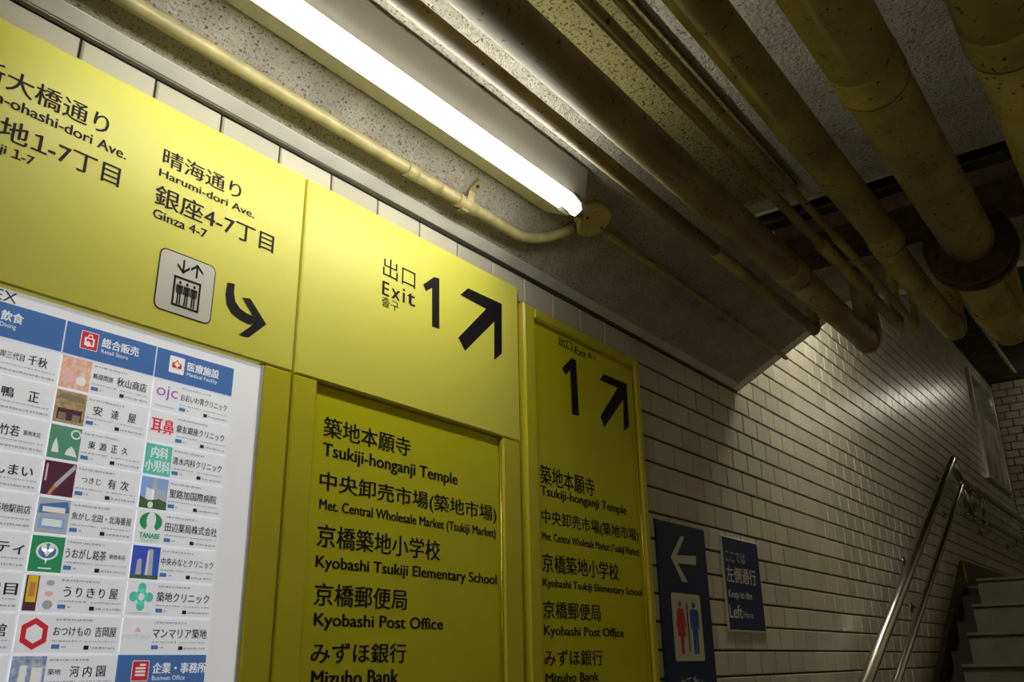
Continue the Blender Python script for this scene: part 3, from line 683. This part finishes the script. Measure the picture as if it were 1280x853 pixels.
def a_shop(bg, po, rc, di, tt): bg('tan'); po([(.05, .75), (.95, .70), (.85, .9), (.15, .93)], 'cream'); rc(.1, .1, .9, .45, 'plum'); rc(.15, .1, .4, .32, 'cream', 2); rc(.6, .1, .85, .3, 'cream', 2)
def a_sage(bg, po, rc, di, tt):
    bg('sage', 'logo_field'); di(.82, .8, .17, 'wht', 1, .15); di(.82, .8, .12, 'sage', 2, .10); po([(.12, .18), (.35, .18), (.3, .4), (.22, .62), (.14, .4)], 'wht'); po([(.55, .15), (.95, .12), (.82, .35), (.72, .42), (.6, .3)], 'wht')
def a_knife(bg, po, rc, di, tt): bg('plum'); po([(.35, .3), (.45, .22), (.98, .85), (.95, 1)], 'bld'); po([(.2, .02), (.3, .0), (.45, .24), (.37, .32)], 'wood', 2); rc(.06, .4, .12, .9, 'pink', 1)
def a_bldg(bg, po, rc, di, tt): bg('bld'); po([(.05, .8), (.9, .95), (1, .62), (.05, .55)], 'chip'); rc(.15, .6, .85, .75, 'wht', 2); rc(.1, .12, .9, .45, 'sky', 1); rc(.2, .2, .8, .4, 'wht', 2)
def a_drop(bg, po, rc, di, tt):
    bg('green', 'logo_field'); di(.5, .58, .34, 'wht', 1, .25); di(.5, .58, .27, 'chip', 2, .20); di(.40, .66, .10, 'wht', 3, .10); di(.60, .66, .10, 'wht', 3, .10); po([(.32, .64), (.68, .64), (.5, .42)], 'wht', 3); po([(.47, .62), (.53, .62), (.53, .80), (.47, .80)], 'chip', 4); po([(.46, .35), (.54, .35), (.5, .2)], 'wht', 1); rc(.3, .08, .7, .12, 'wht', 1, 'small_print')
def a_pack(bg, po, rc, di, tt): rc(.03, .02, .42, .98, 'plum', 0); rc(.08, .25, .38, .97, 'gold', 1); rc(.14, .4, .32, .8, 'wood', 2); di(.75, .8, .13, 'grey', 1, .08); di(.75, .5, .14, 'pink', 1, .08); di(.75, .2, .16, 'grey', 1, .13)
def a_hex(bg, po, rc, di, tt):
    H_ = lambda r: [(.5 + r * sin(pi * k / 3), .5 + r * .95 * cos(pi * k / 3)) for k in range(6)]
    po(H_(.45), 'red', 1, 'logo_ring'); po(H_(.27), 'card', 2, 'logo_centre')
def a_blue(bg, po, rc, di, tt): bg('shop'); rc(.0, .0, 1, .2, 'bld', 1); rc(.25, .3, .45, .75, 'wht', 1); rc(.6, .3, .9, .7, 'wht', 1)
def a_ojc(bg, po, rc, di, tt): tt('ojc', .12, .95, .35, .85, 'purple', .0); rc(.1, .12, .9, .15, 'grey', 1, 'small_print')
def a_ear(bg, po, rc, di, tt): tt('耳鼻', .08, .95, .3, .8, 'red', .03)
def a_med(bg, po, rc, di, tt): bg('teal', 'logo_field'); tt('内科', .22, .85, .55, .92, 'wht', .03); tt('小児科', .04, .96, .1, .48, 'wht', .03)
def a_hosp(bg, po, rc, di, tt): bg('sky'); rc(.42, .3, .58, .98, 'bld'); po([(.2, .3), (.55, .25), (.55, .6), (.2, .65)], 'wht', 1); po([(.5, .25), (.95, .3), (.95, .6), (.5, .68)], 'bld', 2); po([(0, 0), (1, 0), (1, .25), (.7, .33), (.3, .25), (0, .38)], 'leaf', 3); di(.4, .12, .1, 'wht', 4)
def a_oval(bg, po, rc, di, tt): di(.52, .68, .42, 'green', 1, .30); di(.52, .72, .17, 'wht', 2, .26); po([(.3, .38), (.74, .38), (.6, .62), (.44, .62)], 'wht', 3); tt('TANABE', .15, .9, .16, .32, 'green', .05, 'L'); tt('PHARMACY', .22, .85, .05, .12, 'green', .0, 'L')
def a_tower(bg, po, rc, di, tt): bg('deepsky'); po([(.18, .1), (.38, .1), (.36, .58), (.3, .62), (.2, .56)], 'bld'); po([(.5, .1), (.78, .1), (.74, .9), (.62, .93), (.54, .86)], 'bld'); rc(0, 0, 1, .12, 'leaf', 2); rc(.55, .1, .60, .85, 'wht', 2)
def a_dots(bg, po, rc, di, tt):
    for u, v in ((.5, .82), (.22, .55), (.78, .55), (.5, .28)): di(u, v, .15, 'teal', 1)
    po([(.44, .8), (.56, .8), (.74, .6), (.56, .3), (.44, .3), (.26, .6)], 'teal', 1); di(.5, .55, .11, 'card', 2); rc(.1, .06, .9, .085, 'grey', 1, 'small_print')
def a_tri(bg, po, rc, di, tt): po([(.36, .6), (.66, .6), (.52, .78)], 'pink'); tt('mammaria', .02, .99, .42, .56, 'grey', .0)
B1, B2 = .02, .035
N1 = [[('河岸三代目', .030, .076, .0115, B1), ('千秋', .082, .112, .016, B1)], [('鴨', .052, .070, .016, B1), ('正', .092, .108, .016, B1)], [('ば竹若', .045, .088, .0165, B1), ('築地本店', .094, .120, .008, B1)],
      [('ざんまい', .040, .118, .017, B1)], [('コーヒー', .018, .066, .013, B1), ('築地駅前店', .071, .124, .0125, B1)], [('ベスティ', .035, .124, .0165, B1)], [('三代目', .050, .124, .0175, B1)],
      [('新館', .075, .118, .0175, B1)], [('築地', .07, .11, .015, B1)]]
# the leftmost column has its print right-aligned without photos in view
for r_, nm in enumerate(N1): card(1, r_, [(s, a + .024, b + .024, h, k) for s, a, b, h, k in nm], None)
N2 = [([('鮪部問屋', .001, .036, .0095, B1), ('秋山商店', .043, .097, .0155, B1)], a_food), ([('安', .010, .025, .0155, B1), ('達', .041, .054, .0145, B1), ('屋', .071, .085, .0155, B1)], a_shop),
      ([('東', .010, .022, .0125, B1), ('源', .029, .041, .0125, B1), ('正', .049, .060, .0125, B1), ('久', .068, .079, .0125, B1)], a_sage), ([('つきじ', .008, .040, .0100, B1), ('有', .052, .066, .0155, B1), ('次', .074, .088, .0155, B1)], a_knife),
      ([('魚がし', .001, .030, .0115, B1), ('北田・北海番屋', .033, .101, .0125, B1)], a_bldg), ([('うおがし銘茶', .000, .066, .0150, B1), ('築地本店', .071, .099, .0075, B1)], a_drop),
      ([('う', .006, .018, .0145, B1), ('り', .026, .035, .0145, B1), ('き', .043, .056, .0145, B1), ('り', .063, .072, .0145, B1), ('屋', .080, .094, .0155, B1)], a_pack),
      ([('おつけもの', .000, .058, .0125, B1), ('吉岡屋', .065, .100, .0150, B1)], a_hex), ([('築地', .001, .020, .008, B1), ('河', .034, .048, .0155, B1), ('内', .055, .068, .0155, B1), ('園', .076, .090, .0155, B1)], a_blue)]
for r_, (nm, art) in enumerate(N2): card(2, r_, nm, art)
N3 = [('おおいわ胃クリニック', .001, .098, .0125, a_ojc), ('慶友銀座クリニック', .000, .099, .0135, a_ear), ('清水内科クリニック', .000, .100, .0135, a_med), ('聖路加国際病院', .001, .095, .0145, a_hosp),
      ('田辺薬局株式会社', .000, .103, .0150, a_oval), ('中央みなとクリニック', .000, .102, .0125, a_tower), ('築地クリニック', .000, .100, .0155, a_dots), ('マンマリア築地', .000, .102, .0155, a_tri)]
for r_, (s, a, b, h, art) in enumerate(N3): card(3, r_, [(s, a, b, h, B1)], art)
header(colY[3], Z0 - PR * 8 + .001, '企業・事務所', 'Business Office', 'office')

# ------------------------------------------------------------------ blue wall signs
X4 = .006
rs = thing('restroom_sign', (0, 2.85, 1.1), 'tall navy sign with a left arrow above red and blue restroom figures', 'sign')
build(MB().bbox((0, 2.668, 1.10), (X4, 3.040, 1.953), .002), 'sign_plate', M['navy'], rs)
xx = X4 + .0005
build(MB().poly(px(Z(780, 600, 3.373, [(197, 325), (238, 238), (255, 240), (222, 318), (303, 322), (304, 360), (226, 352), (270, 433), (246, 431)]), xx), xx), 'arrow', M['pale'], rs)
a, b = onx((780 + 197 / 3.373, 600 + 474 / 3.373), xx), onx((780 + 343 / 3.373, 600 + 764 / 3.373), xx)
py0, py1, pz0, pz1 = a[0], b[0] - .001, b[1], a[1]; pw, ph = py1 - py0, pz1 - pz0
build(MB().rrect(py0, pz0, py1, pz1, xx, .012), 'pictogram_field', M['cream'], rs)
X5 = xx + .0004
g = MB(); g.disc(*rel(.27, .835), .055 * pw, X5, 14, .045 * ph)
g.poly([rel(*p) for p in ((.17, .77), (.37, .77), (.44, .50), (.39, .50), (.35, .64), (.41, .36), (.33, .36), (.32, .10), (.22, .10), (.21, .36), (.13, .36), (.19, .64), (.15, .50), (.10, .50))], X5); build(g, 'pictogram_woman', M['redp'], rs)
build(MB().rect(*rel(.485, .13), *rel(.52, .85), X5), 'pictogram_bar', M['black'], rs)
g = MB(); g.disc(*rel(.74, .835), .055 * pw, X5, 14, .045 * ph)
g.poly([rel(*p) for p in ((.63, .77), (.85, .77), (.89, .73), (.89, .47), (.845, .47), (.83, .62), (.83, .10), (.755, .10), (.745, .42), (.735, .10), (.655, .10), (.65, .62), (.635, .47), (.59, .47), (.59, .73))], X5); build(g, 'pictogram_man', M['pblue'], rs)
a, b = onx((851, 851), xx), onx((879, 851), xx)
zt4 = onx((865, 846.5), xx)[1]; place_text(rs, xx, 'お手洗い', a[0], b[0], zt4 - .056, zt4, M['pale'], .01)
ks = thing('keep_left_sign', (0, 3.36, 1.6), 'small navy notice with white Japanese and English lettering, right of the restroom sign', 'sign')
build(MB().bbox((0, 3.182, 1.605), (X4, 3.536, 1.953), .002), 'sign_border', M['pale'], ks)
build(MB().rect(3.190, 1.613, 3.529, 1.946, xx), 'sign_face', M['navy'], ks)
xk = xx + .0004
for s, l, r, t, md, b in (('ここでは', (428, 345), (512, 352), (430, 297), 'C', .0), ('左側通行', (435, 430), (559, 448), (440, 363), 'C', .01), ('Keep to the', (443, 498), (540, 503), (442, 463), 'L', .02), ('Left', (448, 582), (502, 585), (447, 526), 'L', .02), ('Here', (506, 583), (546, 585), (507, 554), 'L', .0)):
    T(ks, xk, s, (780 + l[0] / 3.373, 600 + l[1] / 3.373), (780 + r[0] / 3.373, 600 + r[1] / 3.373), (780 + t[0] / 3.373, 600 + t[1] / 3.373), md, b, M['pale'])

# ------------------------------------------------------------------ poster over the landing
pt = thing('wall_poster', (0, 10.2, 3.14), 'large faded poster in a thin metal frame high on the tiled wall over the landing', 'poster')
ya, yb, za, zb2 = 9.52, 10.80, 3.13, 4.24
build(MB().rect(ya + .03, za + .03, yb - .03, zb2 - .03, .022), 'poster_sheet', M['poster'], pt)
build(MB().rect(ya + .05, zb2 - .42, yb - .05, zb2 - .05, .0225), 'poster_band', M['posterg'], pt)
for q in ((ya, za, ya + .03, zb2), (yb - .03, za, yb, zb2), (ya + .03, za, yb - .03, za + .03), (ya + .03, zb2 - .03, yb - .03, zb2)):
    build(MB().bbox((0, q[0], q[1]), (.035, q[2], q[3]), .004), 'frame_bar', M['alu'], pt)

# ------------------------------------------------------------------ handrails
RX = .095
def rz(y, b): return b + .512 * (y - 7.4)
for nm, lab, bz, yt, zl, rr in (('handrail', 'upper stainless steel handrail climbing the tiled wall beside the stairs', 2.925, 7.44, 2.82, .030), ('handrail', 'lower, thinner stainless handrail under the main one on the tiled wall', 2.655, 7.66, 2.58, .021)):
    t = thing(nm, (RX, 5.5, rz(5.5, bz)), lab, 'handrail', 'handrails beside the stairs')
    p0 = (RX, 3.5, rz(3.5, bz)); p1 = (RX, yt, rz(yt, bz)); p2 = (RX, yt + .16, zl); p3 = (RX, YF - .1, zl)
    path = [p0] + arc(p0, p1, p2, .05, 5) + arc(p1, p2, p3, .05, 5)
    build(MB().tube(path[:7], rr, 16), 'sloping_rail', M['chrome'], t)
    build(MB().tube(path[6:] + [p3], rr, 16), 'landing_rail', M['chrome'], t)
    for y in (4.45, 5.85, 7.25, 8.6, 9.9):
        zz = rz(y, bz) if y < 7.4 else zl
        br = build(MB().tube([(0, y, zz - .07), (.05, y, zz - .075), (RX - .01, y, zz - .05), (RX, y, zz - .01)], .0075, 10), 'bracket', M['chrome'], t)
        build(MB().cyl((-.002, y, zz - .07), (.008, y, zz - .07), .028, 16), 'wall_flange', M['chrome'], br)
    if nm == 'handrail':
        for y in (7.62, 7.95, 8.35):
            po_ = build(MB().cyl((RX, y, zl), (RX, y, 2.60), .010, 10), 'connector', M['chrome'], t)
            build(MB().tube([(RX, y, zl - .05), (RX, y, zl - .02)], .022, 12), 'clamp', M['chrome'], po_)
